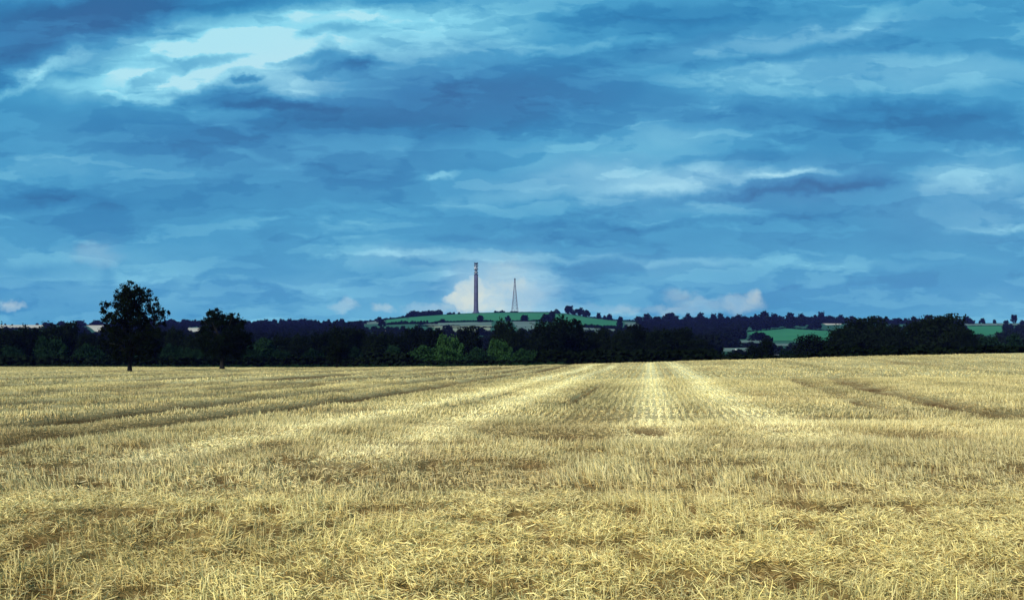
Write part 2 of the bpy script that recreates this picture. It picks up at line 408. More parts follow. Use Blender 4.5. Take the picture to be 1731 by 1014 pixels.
def patchsheet(name, label, poly, mat, lift=.35, n=14):
    """poly: upper edge points, lower edge points (pixel), draped on the land"""
    up, lo = poly; up = np.array(up, float); lo = np.array(lo, float)
    V = []
    for j in range(n+1):
        t = j/n
        pu = [np.interp(t, np.linspace(0, 1, len(up)), up[:, k]) for k in (0, 1)]
        pl = [np.interp(t, np.linspace(0, 1, len(lo)), lo[:, k]) for k in (0, 1)]
        yu = hit(*pu)[1]; yl = hit(*pl)[1]
        for i in range(n+1):
            s = i/n; px = pu[0]*(1-s)+pl[0]*s; Y = yu*(1-s)+yl*s; X = (px-CX)/F*Y
            V.append((X, Y, float(zland(np.array([X]), np.array([Y]))[0])+lift))
    idx = np.arange((n+1)**2).reshape(n+1, n+1)
    Q = np.stack([idx[:-1, :-1], idx[:-1, 1:], idx[1:, 1:], idx[1:, :-1]], -1).reshape(-1, 4)
    o = link(bpy.data.objects.new(name, np_mesh(name, V, Q, mat, True)))
    return tag(o, label, None, None, 'structure')
PS = [
 ('pasture', 'pale grey-green pasture below the hedge under the tower', ([(704,546.5),(770,545.5),(831,545)], [(735,551),(831,550)]), 'greygrass'),
 ('stubble_field', 'thin straw-coloured strip on the slope under the tower', ([(722,551.6),(831,550.6)], [(738,554),(831,553)]), 'khaki'),
 ('crop_field', 'khaki field low on the slope under the tower', ([(730,555),(829,554.5)], [(748,565),(829,565)]), 'khaki'),
 ('crop_field', 'khaki field on the slope below the lattice mast', ([(866,543.5),(905,543.5)], [(880,567),(902,567)]), 'greygrass'),
 ('pasture', 'bright green upper pasture along the hill crest', ([(652,541),(700,536),(760,532),(830,529.5),(930,529),(962,532),(1000,538),(1045,544)], [(655,547),(700,546),(760,543),(830,542.5),(930,542),(970,549),(1010,551),(1043,551)]), 'pasture'),
 ('pasture', 'pale green field under the thick hedge right of the mast', ([(978,554),(1048,556)], [(985,566),(1050,570)]), 'greygrass'),
 ('pasture', 'small grey-green field by the wooded ridge', ([(1055,545),(1120,547)], [(1060,552),(1122,557)]), 'greygrass'),
 ('pasture', 'domed green meadow in front of the wooded ridge', ([(1258,561),(1290,557),(1330,554),(1370,556),(1402,560)], [(1270,566),(1300,576),(1402,576)]), 'pasture'),
 ('stubble_field', 'small straw field high on the wooded ridge', ([(1386,542),(1422,542)], [(1396,549.5),(1422,549)]), 'strawfield'),
 ('pasture', 'narrow pale field in the valley left of the green meadow', ([(1240,576),(1292,574.5)], [(1240,581),(1286,580)]), 'greygrass'),
 ('crop_field', 'pale valley field just above the stubble edge', ([(1208,589),(1270,588)], [(1212,595),(1266,594)]), 'greygrass'),
 ('crop_field', 'pale valley strip beside the white house', ([(1310,581),(1338,581)], [(1310,585),(1338,585)]), 'greygrass'),
 ('pasture', 'grey-green ridge-top field at the far right', ([(1630,547.5),(1760,546.5)], [(1630,550.4),(1760,549.8)]), 'greygrass'),
 ('pasture', 'green field below the ridge at the far right', ([(1634,551.4),(1697,551)], [(1645,570),(1692,564)]), 'pasture'),
 ('stubble_field', 'pale pinkish stubble field on the far left horizon', ([(-60,549.5),(76,549.2)], [(-60,556.5),(70,556)]), 'strawfield'),
 ('stubble_field', 'pale field sloping down left of the oak', ([(144,549.5),(178,549.5)], [(160,560),(184,566)]), 'strawfield'),
 ('stubble_field', 'small pale field between the two field trees', ([(314,554.5),(345,554.5)], [(318,561),(342,561)]), 'strawfield'),
 ('pasture', 'tiny grey-green field at the left foot of the hill', ([(606,547),(650,541)], [(608,549),(650,547)]), 'greygrass'),
]
for nm, lb, poly, mt in PS: patchsheet(nm, lb, poly, M[mt])

# ------------------------------------------------------------------ trees
def leaf_cloud(blobs, n, size, seed, clumps=26, sig=.20, fill=.25):
    """leaf-sized quads in clumps on lobes; unit box: x,y in [-.5,.5], z 0..1"""
    g = np.random.default_rng(seed)
    w = np.array([b[3]*b[3] for b in blobs]); w = w/w.sum()
    cen = []; rad = []
    for bi, (x, y, z, r) in enumerate(blobs):
        k = max(4, int(clumps*w[bi]*len(blobs)))
        d = g.normal(size=(k, 3)); d /= np.linalg.norm(d, axis=1)[:, None]
        cen.append(np.array([x, y, z])+d*r*g.uniform(.62, 1.0, (k, 1))); rad.append(np.full(k, r))
    cen = np.concatenate(cen); rad = np.concatenate(rad)
    nf = int(n*fill); no = n-nf
    ci = g.integers(0, len(cen), no)
    P = cen[ci]+g.normal(size=(no, 3))*(rad[ci]*sig)[:, None]
    bi = g.choice(len(blobs), nf, p=w); B = np.array(blobs)
    d = g.normal(size=(nf, 3)); d /= np.linalg.norm(d, axis=1)[:, None]
    P2 = B[bi, :3]+d*(B[bi, 3]*g.uniform(.2, .95, nf)**.6)[:, None]
    P = np.concatenate([P, P2])
    n = len(P)
    a = g.normal(size=(n, 3)); a /= np.linalg.norm(a, axis=1)[:, None]
    b = g.normal(size=(n, 3)); b = np.cross(a, b); b /= np.linalg.norm(b, axis=1)[:, None]
    s = size*g.uniform(.55, 1.4, (n, 1))
    V = np.stack([P-a*s*.5, P+b*s*.33, P+a*s*.5, P-b*s*.33], 1).reshape(-1, 3)
    return V, np.arange(n*4).reshape(n, 4)
def trunk_mb(limbs, r=.035, h=.35, lean=0):
    mb = MB()
    mb.tube([(0, 0, -.02), (0, 0, .02), (lean*.3, 0, h*.5), (lean, 0, h)], [r*1.5, r*1.1, r*.85, r*.7], 9)
    for (x, y, z) in limbs:
        mb.tube([(lean, 0, h*.85), (lean+x*.4, y*.4, h+(z-h)*.45), (x, y, z)], [r*.55, r*.38, r*.12], 6)
    return mb
BL = {
 'round': [(0,0,.62,.33),(-.24,.05,.5,.22),(.24,-.05,.52,.22),(.05,.24,.5,.22),(0,-.24,.48,.22),(-.1,0,.8,.18),(.13,.05,.78,.17),(-.28,-.1,.33,.16),(.27,.1,.34,.17),(.03,-.2,.3,.18),(0,.2,.3,.18)],
 'wide': [(0,0,.55,.34),(-.3,0,.45,.2),(.3,.05,.46,.2),(.05,.3,.45,.2),(0,-.3,.45,.2),(-.17,.1,.74,.17),(.18,-.1,.76,.17),(.0,.05,.84,.15),(-.33,-.12,.28,.16),(.33,.12,.28,.16),(-.05,-.3,.22,.17),(.1,.28,.22,.16),(.3,-.2,.62,.12)],
 'tall': [(0,0,.4,.24),(0,.03,.6,.24),(.02,0,.78,.18),(-.14,0,.5,.18),(.15,.05,.45,.18),(0,-.16,.5,.18),(0,.16,.4,.18),(-.04,0,.9,.09),(-.1,-.1,.25,.17),(.12,.1,.22,.17),(.1,-.1,.68,.13)],
 'bush': [(0,0,.35,.34),(-.27,0,.28,.24),(.27,0,.3,.24),(0,.25,.3,.24),(0,-.25,.28,.24),(-.1,0,.66,.22),(.14,.05,.6,.22),(.3,-.1,.52,.13),(-.3,.1,.5,.14),(0,-.1,.82,.12)],
 'bush_b': [(-.2,0,.42,.28),(.2,0,.3,.28),(-.32,.1,.2,.2),(.35,0,.2,.17),(0,-.25,.25,.22),(0,.25,.25,.22),(-.22,-.05,.74,.18),(.02,0,.6,.2),(.24,.05,.52,.16)],
}
LIM = {
 'round': [(-.22,.05,.5),(.22,-.05,.52),(.04,.2,.55),(0,-.2,.5),(-.05,0,.75),(.1,.04,.7)],
 'wide': [(-.3,0,.45),(.3,.05,.46),(.05,.25,.45),(0,-.25,.45),(-.15,.1,.7),(.17,-.1,.72)],
 'tall': [(-.1,0,.5),(.12,.05,.5),(0,-.12,.55),(.02,0,.8)],
 'bush': [(-.25,0,.3),(.25,0,.3),(0,.2,.4),(0,0,.6)], 'bush_b': [(-.2,0,.5),(.2,0,.4),(0,.2,.3)],
}
PROTO = {}
def proto(kind, lod, var, matk, barkk):
    key = (kind, lod, var, matk, barkk)
    if key not in PROTO:
        n, sz, cl = {'n': (7000, .050, 34), 'm': (3600, .062, 26), 'f': (700, .16, 12)}[lod]
        g = np.random.default_rng(hash((kind, var)) % 1000 if False else (len(kind)*31+var*7+ord(kind[0])))
        bl = [(x+g.normal(0, .03), y+g.normal(0, .03), z+g.normal(0, .025), r*g.uniform(.85, 1.12)) for x, y, z, r in BL[kind]]
        V, Q = leaf_cloud(bl, n, sz, 5+var*13+len(kind), cl)
        zmax = np.percentile(V[:, 2], 99.7); V[:, 2] *= 1/zmax
        w = np.percentile(np.abs(V[:, 0]), 99.3)*2; V[:, 0] /= w; V[:, 1] /= w
        if lod == 'f':
            z0 = np.percentile(V[:, 2], 2); V[:, 2] = .04+np.clip((V[:, 2]-z0)/(1-z0), 0, 2)**.8*.96
        V[:, 2] = np.maximum(V[:, 2], -.01)
        cm = np_mesh('crown', V, Q, M[matk])
        mb = trunk_mb(LIM[kind], .028 if kind in ('round', 'wide') else .018, .3 if 'bush' not in kind else .15)
        tm = bpy.data.meshes.new('trunk'); tm.from_pydata(mb.v, [], mb.f); tm.materials.append(M[barkk])
        PROTO[key] = (cm, tm)
    return PROTO[key]
LABELS = set()
def tree(px, top, wpx, Y, kind, matk, label, lod='n', var=0, z=None, name='tree', cat='tree', group=None, bark='bark', sink=0):
    X = (px-CX)/F*Y
    zb = float(zland(np.array([X]), np.array([Y]))[0]) if z is None else z
    zt = EYE+(HOR-top)/F*Y; h = max(zt-zb, 1.5)
    w = wpx/F*Y
    o = empty(name, (X, Y, zb-sink), random.uniform(-.5, .5) if lod != 'f' else random.uniform(0, 6), (w, w, h+sink))
    if lod == 'f' and kind == 'round': kind = 'wide'
    cm, tm = proto(kind, lod, var, matk, bark)
    link(bpy.data.objects.new('trunk', tm), o); link(bpy.data.objects.new('crown', cm), o)
    assert label not in LABELS, label
    LABELS.add(label); tag(o, label, cat, group)
    return o

# --- the oak standing alone in the field
def zf1(X, Y): return float(zfield(np.array([X]), np.array([Y]))[0])
def field_tree(px, Y, dims, blobs_px, label, name, n, leaf, seed, limbs, mat, trunk_w):
    """blobs given in photo pixels relative to base, turned into metres with a depth of their own"""
    X = (px-CX)/F*Y; z0 = zf1(X, Y); k = Y/F
    o = empty(name, (X, Y, z0)); g = np.random.default_rng(seed)
    bl = []
    for (dx, dy, r) in blobs_px:
        bl.append((dx*k, g.uniform(-.5, .5)*dims*k, dy*k, r*k))
    # lobes at the front and the back so that the crown is round from any side
    for (dx, dy, r) in blobs_px[::4]:
        bl.append((dx*k*.45, dims*k*g.uniform(.5, .8), dy*k*.95, r*k*.9)); bl.append((dx*k*.45, -dims*k*g.uniform(.5, .8), dy*k*.95, r*k*.9))
    V, Q = leaf_cloud(bl, n, leaf, seed, 17, .15, .10)
    V[:, 2] = np.maximum(V[:, 2], 1.0)
    link(bpy.data.objects.new('crown', np_mesh('crown', V, Q, mat)), o)
    mb = MB(); r0 = trunk_w*k/2
    hh = 45*k
    mb.tube([(0,0,-.3),(0,0,.15),(0,0,.9),(.1,0,hh*.5),(0,.1,hh)], [r0*2.0, r0*1.35, r0, r0*.85, r0*.7], 12)
    for (dx, dy, _) in limbs:
        e = (dx*k, g.uniform(-.5, .5)*dims*k*.6, dy*k)
        mb.tube([(0, 0, hh*g.uniform(.5, .95)), (e[0]*.45, e[1]*.5, hh+(e[2]-hh)*.4), e], [r0*.5, r0*.3, r0*.08], 7)
    mb.build('trunk', M['bark'], o, True)
    LABELS.add(label); tag(o, label, 'tree')
    return o
oak_bl = [(8,140,17),(-8,138,14),(-22,122,15),(24,133,13),(0,120,20),(22,115,18),(38,118,12),(-38,112,12),(-42,98,12),(-30,90,13),(-12,98,17),(10,95,17),(32,98,15),(50,105,11),(56,100,9),(46,90,12),(-36,72,14),(-14,75,18),(12,74,20),(36,76,15),(48,68,12),(-30,55,15),(0,52,20),(28,52,18),(-22,35,14),(5,32,16),(28,34,13),(40,45,12),(-38,50,9)]
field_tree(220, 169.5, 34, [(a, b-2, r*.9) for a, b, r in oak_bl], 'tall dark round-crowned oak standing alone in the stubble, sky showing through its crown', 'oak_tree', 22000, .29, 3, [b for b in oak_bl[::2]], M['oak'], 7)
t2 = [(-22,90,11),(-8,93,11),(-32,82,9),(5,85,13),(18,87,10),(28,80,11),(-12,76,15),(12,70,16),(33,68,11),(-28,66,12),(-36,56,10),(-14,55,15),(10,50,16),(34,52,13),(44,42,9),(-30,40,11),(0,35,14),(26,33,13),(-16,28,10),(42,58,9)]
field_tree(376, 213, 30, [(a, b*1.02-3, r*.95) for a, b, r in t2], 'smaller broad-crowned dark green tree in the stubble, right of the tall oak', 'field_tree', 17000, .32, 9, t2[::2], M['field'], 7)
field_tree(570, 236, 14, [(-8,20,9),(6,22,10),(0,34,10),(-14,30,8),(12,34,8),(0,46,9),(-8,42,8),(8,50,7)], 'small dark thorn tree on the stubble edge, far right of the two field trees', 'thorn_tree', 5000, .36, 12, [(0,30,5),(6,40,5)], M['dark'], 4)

# --- the dark line behind the stubble (px, top row, width px, distance, shape, leaves, label)
T = [
 (-38,556,62,330,'wide','dark','dark spreading tree cut by the left picture edge'),
 (8,554,58,325,'round','dark','leftmost whole dark tree of the line behind the stubble'),
 (48,553,52,340,'round','dark','dark tree under the pale horizon field at far left'),
 (86,549,50,345,'round','dark','dark tree topping the line between the left edge and the oak'),
 (116,545,46,355,'wide','dark','dark round tree, highest of those left of the oak'),
 (148,563,44,330,'round','dark','low dark tree below the pale sloping field left of the oak'),
 (176,570,40,320,'bush','dark','low dark tree touching the left side of the oak'),
 (262,556,60,340,'round','dark','dark tree half hidden by the right side of the oak'),
 (296,556,44,335,'round','dark','dark tree in the gap right behind the oak'),
 (328,566,40,320,'round','dark','low dark tree under the small pale field'),
 (352,560,44,345,'round','dark','dark tree behind the left half of the smaller field tree'),
 (408,562,50,340,'wide','dark','dark tree behind the right half of the smaller field tree'),
 (446,572,40,325,'tall','mid','dull green tree with a pale thin stem, right of the smaller field tree'),
 (476,568,44,345,'round','dark','dark tree in front of the blue wood, second right of the smaller field tree'),
 (508,566,42,335,'round','dark','dark tree in front of the middle of the blue wood'),
 (540,562,44,340,'round','dark','dark tree in front of the right end of the blue wood'),
 (574,551,52,345,'round','dark','dark tree rising behind the thorn tree'),
 (604,555,46,350,'round','dark','dark tree at the left foot of the green hill'),
 (636,562,46,330,'round','dark','dark lower tree left of the bright green bushes'),
 (668,564,42,350,'round','dark','dark tree below the left shoulder of the hill'),
 (702,554,50,365,'wide','dark','dark tree topping the mass behind the bright green bush'),
 (732,556,44,360,'round','dark','dark tree with its top against the khaki field'),
 (790,553,46,370,'wide','dark','dark flat-topped tree straight below the tower'),
 (852,542,44,380,'round','dark','dark dome-shaped tree below the lattice mast'),
 (872,556,40,375,'round','dark','lower dark tree leaning out right of the dome-shaped one'),
 (925,543,60,335,'round','dark','dark tree forming the left lobe of the largest black clump'),
 (958,537.5,72,345,'round','dark','largest black round tree right of the mast'),
 (1012,555,44,350,'round','dark','black tree between the largest one and the gap in the line'),
 (1052,557,40,345,'round','dark','black tree right of the narrow gap'),
 (1076,549,44,370,'wide','dark','black flat-topped tree rising over its neighbours mid right'),
 (1112,556,50,350,'round','dark','black tree at the left of the solid block below the wooded ridge'),
 (1148,555,56,355,'wide','dark','black broad tree ending the solid block'),
 (1182,572,40,350,'round','dark','black low tree sloping off to the valley gap'),
 (1208,590,36,330,'bush','dark','black small bush at the left of the valley gap'),
 (1244,596,44,320,'bush','dark','black low bush in the valley gap'),
 (1276,585,36,340,'round','dark','black bush left of the white house'),
 (1294,575,24,350,'tall','dark','slim black tree behind the white house'),
 (1330,592,34,320,'bush','mid','dull green bush right of the white house'),
 (1371,566.5,62,350,'wide','dark','dark rounded tree with a pale stem before the green meadow'),
 (1418,552,48,345,'round','dark','black tree at the left of the great right-hand clump'),
 (1460,537,84,360,'wide','dark','black wide tree with a knobbly top, left half of the right-hand clump'),
 (1503,548,60,350,'round','dark','black tree on the shoulder between the two tops of the clump'),
 (1548,540,60,355,'round','dark','black tree left of the tallest top of the right-hand clump'),
 (1592,533,84,345,'wide','dark','black tallest tree of the right-hand clump, light showing in its crown'),
 (1632,556,42,330,'round','dark','black tree at the right end of the clump, beside the green field'),
]
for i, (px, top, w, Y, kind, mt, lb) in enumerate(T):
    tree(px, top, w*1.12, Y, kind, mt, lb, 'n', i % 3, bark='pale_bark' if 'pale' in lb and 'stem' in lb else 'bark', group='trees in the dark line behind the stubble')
G = [
 (720,585,72,300,'bush','green','bright green low bush spreading in front of the dark line'),
 (762,566,52,315,'bush_b','green','tallest bright green bush, rounded, left of the flat-topped dark tree'),
 (806,588,44,300,'bush','mid','dull green bush between the two bright green groups'),
 (846,574,48,310,'bush_b','green','bright green bush below the dome-shaped dark tree'),
 (886,590,52,292,'bush','green','rounded green bush at the right end of the bright group'),
 (758,588,50,294,'bush_b','green','low green bush at the foot of the tallest bright bush'),
 (822,598,40,291,'bush','mid','dull low bush at the foot of the bright bush below the dome-shaped tree'),
 (90,569,60,305,'bush_b','mid','dull green bush in front of the dark trees left of the oak'),
 (150,582,54,298,'bush','mid','low green bush just left of the oak trunk'),
 (20,586,54,300,'bush','mid','grey-green bush low at the left picture edge'),
 (290,582,44,298,'bush','mid','green bush right of the oak trunk'),
 (330,588,44,292,'bush_b','mid','green bush with a yellowish top left of the smaller field tree'),
 (424,586,40,292,'bush','mid','green bush right beside the smaller field tree'),
 (480,592,40,292,'bush_b','mid','small green bush under the left part of the blue wood'),
 (530,590,44,292,'bush','mid','small green bush left of the thorn tree'),
 (666,585,36,300,'bush','mid','small dull green bush left of the bright low bush'),
 (608,588,40,292,'bush_b','mid','small dull green bush right of the thorn tree'),
 (1672,568,60,420,'bush','mid','blue-green bush at the right edge below the green field'),
 (1720,566,56,400,'bush_b','mid','blue-green bush cut by the right picture edge'),
]
for i, (px, top, w, Y, kind, mt, lb) in enumerate(G):
    tree(px, top, w, Y, kind, mt, lb, 'n', i % 2, name='bush', cat='bush', group='bushes along the field edge')

# --- clumps merged into one mesh: hedges (things) and far woods (stuff)
farV, farQ = {}, {}
for v in range(4):
    kind = ['round', 'wide', 'round', 'bush'][v]
    V, Q = leaf_cloud(BL[kind], 420, .19, 40+v, 10)
    V[:, 2] /= np.percentile(V[:, 2], 99.5); w = np.percentile(np.abs(V[:, 0]), 99)*2; V[:, 0] /= w; V[:, 1] /= w
    farV[v] = V; farQ[v] = Q
def merged(name, spots, mat, parent=None):
    Vs, Qs = [], []; b = 0
    for (X, Y, z, w, h) in spots:
        v = random.randrange(4); a = random.uniform(0, 6.28); ca, sa = math.cos(a), math.sin(a)
        V = farV[v]; x = (V[:, 0]*ca-V[:, 1]*sa)*w+X; y = (V[:, 0]*sa+V[:, 1]*ca)*w+Y
        Vs.append(np.stack([x, y, V[:, 2]*h+z], 1)); Qs.append(farQ[v]+b); b += len(V)
    return link(bpy.data.objects.new(name, np_mesh(name, np.concatenate(Vs), np.concatenate(Qs), mat)), parent)
def zl1(X, Y): return float(zland(np.array([X]), np.array([Y]))[0])
def hedge(p0, p1, hpx, label, step=2.2, jit=.35, mat='far', Y0=None, Y1=None, name='hedgerow'):
    a = hit(*p0) if Y0 is None else ((p0[0]-CX)/F*Y0, Y0, 0); b = hit(*p1) if Y1 is None else ((p1[0]-CX)/F*Y1, Y1, 0)
    n = max(2, int(abs(p1[0]-p0[0])/step)+1); sp = []
    for i in range(n):
        t = i/(n-1); X = a[0]*(1-t)+b[0]*t; Y = a[1]*(1-t)+b[1]*t
        h = hpx*Y/F*random.uniform(1-jit, 1+jit); w = max(step*Y/F*2.2, h*1.0)
        X += random.uniform(-.2, .2)*w
        sp.append((X, Y, zl1(X, Y)-.25*h, w, h*1.25))
    o = merged(name, sp, M[mat]); assert label not in LABELS; LABELS.add(label)
    return tag(o, label, 'hedge', 'hedges dividing the far fields' if name == 'hedgerow' else None)
hedge((650,539.5),(692,536.2),3.2,'low dark hedge climbing the left skyline of the hill')
hedge((690,536),(746,532),7.5,'thick dark tree belt on the skyline left of the tower', 2.0, .22)
hedge((560,549),(652,541),2.5,'thin hedge up the left shoulder of the hill',3.0,.6)
hedge((757,531.8),(768,531),3,'short dark hedge on the crest just left of the tower')
hedge((838,528.5),(852,528.0),3.2,'low dark thicket on the crest between tower and mast')
hedge((864,528.0),(874,528.0),1.8,'small dark thicket at the foot of the mast')
hedge((880,528),(930,528),.8,'hairline hedge along the crest right of the mast')
hedge((735,545.5),(832,543.8),2.6,'dark hedge along the bottom of the crest pasture under the tower')
hedge((866,543.2),(935,543.2),2.4,'dark hedge along the bottom of the crest pasture right of the mast')
hedge((655,549),(738,548),4.5,'dark bushy hedge at the left foot of the crest pasture',2.4,.5)
hedge((704,551.7),(776,551.3),1.6,'thin dark hedge above the straw strip')
hedge((762,554.4),(832,553.8),1.8,'thin dark hedge below the straw strip')
hedge((976,553),(1050,557),5.5,'thick dark hedge curving under the slope right of the mast',2.2,.25)
hedge((1000,537),(1110,545),2.0,'skyline hedge running down right of the copse',2.6,.6)
hedge((1105,546.5),(1420,547),10.0,'long skyline hedge along the wooded ridge',2.4,.3)
hedge((1400,547),(1640,547.5),7.5,'skyline hedge behind the right-hand black clump',3.0,.5)
hedge((1640,551.2),(1735,550.8),1.2,'thin hedge between the two far right fields')
hedge((1258,562),(1330,555.5),2.0,'dark hedge along the top left of the domed meadow')
hedge((1330,555.5),(1405,560),2.2,'dark hedge along the top right of the domed meadow')
hedge((1216,582),(1300,583),4.0,'dark valley hedge above the pale valley field',3.0,.4)
hedge((1210,587),(1268,587),2.5,'dark valley hedge nearest above the stubble',3.0,.5)
hedge((-60,557),(80,557),3.0,'dark hedge below the pale field at far left',3.0,.4)
hedge((80,550),(200,550),3.0,'dark hedge on the horizon left of the oak',3.0,.5)
# dark underwood right behind the stubble, parallel to its edge
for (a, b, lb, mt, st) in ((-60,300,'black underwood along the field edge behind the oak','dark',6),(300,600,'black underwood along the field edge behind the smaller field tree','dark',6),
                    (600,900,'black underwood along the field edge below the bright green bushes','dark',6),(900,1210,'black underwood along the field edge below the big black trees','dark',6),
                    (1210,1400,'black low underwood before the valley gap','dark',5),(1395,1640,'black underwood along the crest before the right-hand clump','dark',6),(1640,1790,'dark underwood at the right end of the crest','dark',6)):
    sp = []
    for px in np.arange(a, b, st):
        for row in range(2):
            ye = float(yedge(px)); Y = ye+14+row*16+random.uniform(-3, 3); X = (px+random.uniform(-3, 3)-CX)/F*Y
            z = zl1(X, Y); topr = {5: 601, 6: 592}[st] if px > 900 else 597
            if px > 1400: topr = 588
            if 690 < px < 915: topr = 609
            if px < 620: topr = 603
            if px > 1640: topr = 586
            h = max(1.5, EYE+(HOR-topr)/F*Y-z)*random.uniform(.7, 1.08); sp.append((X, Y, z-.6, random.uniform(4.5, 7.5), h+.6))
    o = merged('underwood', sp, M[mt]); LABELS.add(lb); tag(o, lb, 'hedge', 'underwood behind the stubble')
# grassy verge
for (a, b, lb) in ((-40, 620, 'low green grass verge between the stubble and the left trees'), (620, 960, 'low green grass verge below the bright green bushes')):
    sp = []
    for px in np.arange(a, b, 1.6):
        ye = float(yedge(px)); Y = ye+random.uniform(3, 6); X = (px-CX)/F*Y; h = random.uniform(.3, .9)
        sp.append((X, Y, zl1(X, Y)-.1, random.uniform(.8, 1.8), h+.6))
    o = merged('verge_grass', sp, M['mid']); tag(o, lb, None, None, 'stuff')
# far woods
def wood(label, cols, rows, n, wpx, hm, mat='far', Yr=None, name='wood'):
    sp = []
    for _ in range(n):
        px = random.uniform(*cols); py = random.uniform(rows[0], rows[1])
        X, Y, z = hit(px, py)
        skip = False
        for (up, lo) in CLEAR:
            us = np.array(up); ls = np.array(lo)
            if us[:, 0].min()-2 < px < us[:, 0].max()+2:
                yt = np.interp(px, us[:, 0], us[:, 1]); yb = np.interp(px, ls[:, 0], ls[:, 1])
                hp = hm*F/Y
                if py > yt and py-hp*.9 < yb: skip = True
        if skip: continue
        h = hm*random.uniform(.7, 1.25); w = wpx*random.uniform(.8, 1.3)
        sp.append((X, Y, z-1, w, h+1))
    o = merged(name, sp, M[mat]); tag(o, label, None, None, 'stuff')
CLEAR = [p_[2] for p_ in PS if any(s in p_[1] for s in ('domed', 'high on the wooded', 'narrow pale field', 'pale valley', 'left of the oak', 'between the two field', 'far left horizon', 'green field below'))]
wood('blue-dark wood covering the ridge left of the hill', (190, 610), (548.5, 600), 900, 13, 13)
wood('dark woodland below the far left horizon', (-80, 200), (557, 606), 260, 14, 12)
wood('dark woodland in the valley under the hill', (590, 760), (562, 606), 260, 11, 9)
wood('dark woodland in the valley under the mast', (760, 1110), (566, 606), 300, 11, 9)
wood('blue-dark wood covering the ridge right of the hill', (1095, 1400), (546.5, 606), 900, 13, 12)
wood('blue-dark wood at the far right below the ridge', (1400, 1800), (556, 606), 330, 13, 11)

wood('low dark scrub filling the valley gap', (1190, 1410), (579, 606), 260, 9, 4.2)
wood('dark scrub below the grey-green fields mid right', (1040, 1130), (556, 600), 120, 9, 8)
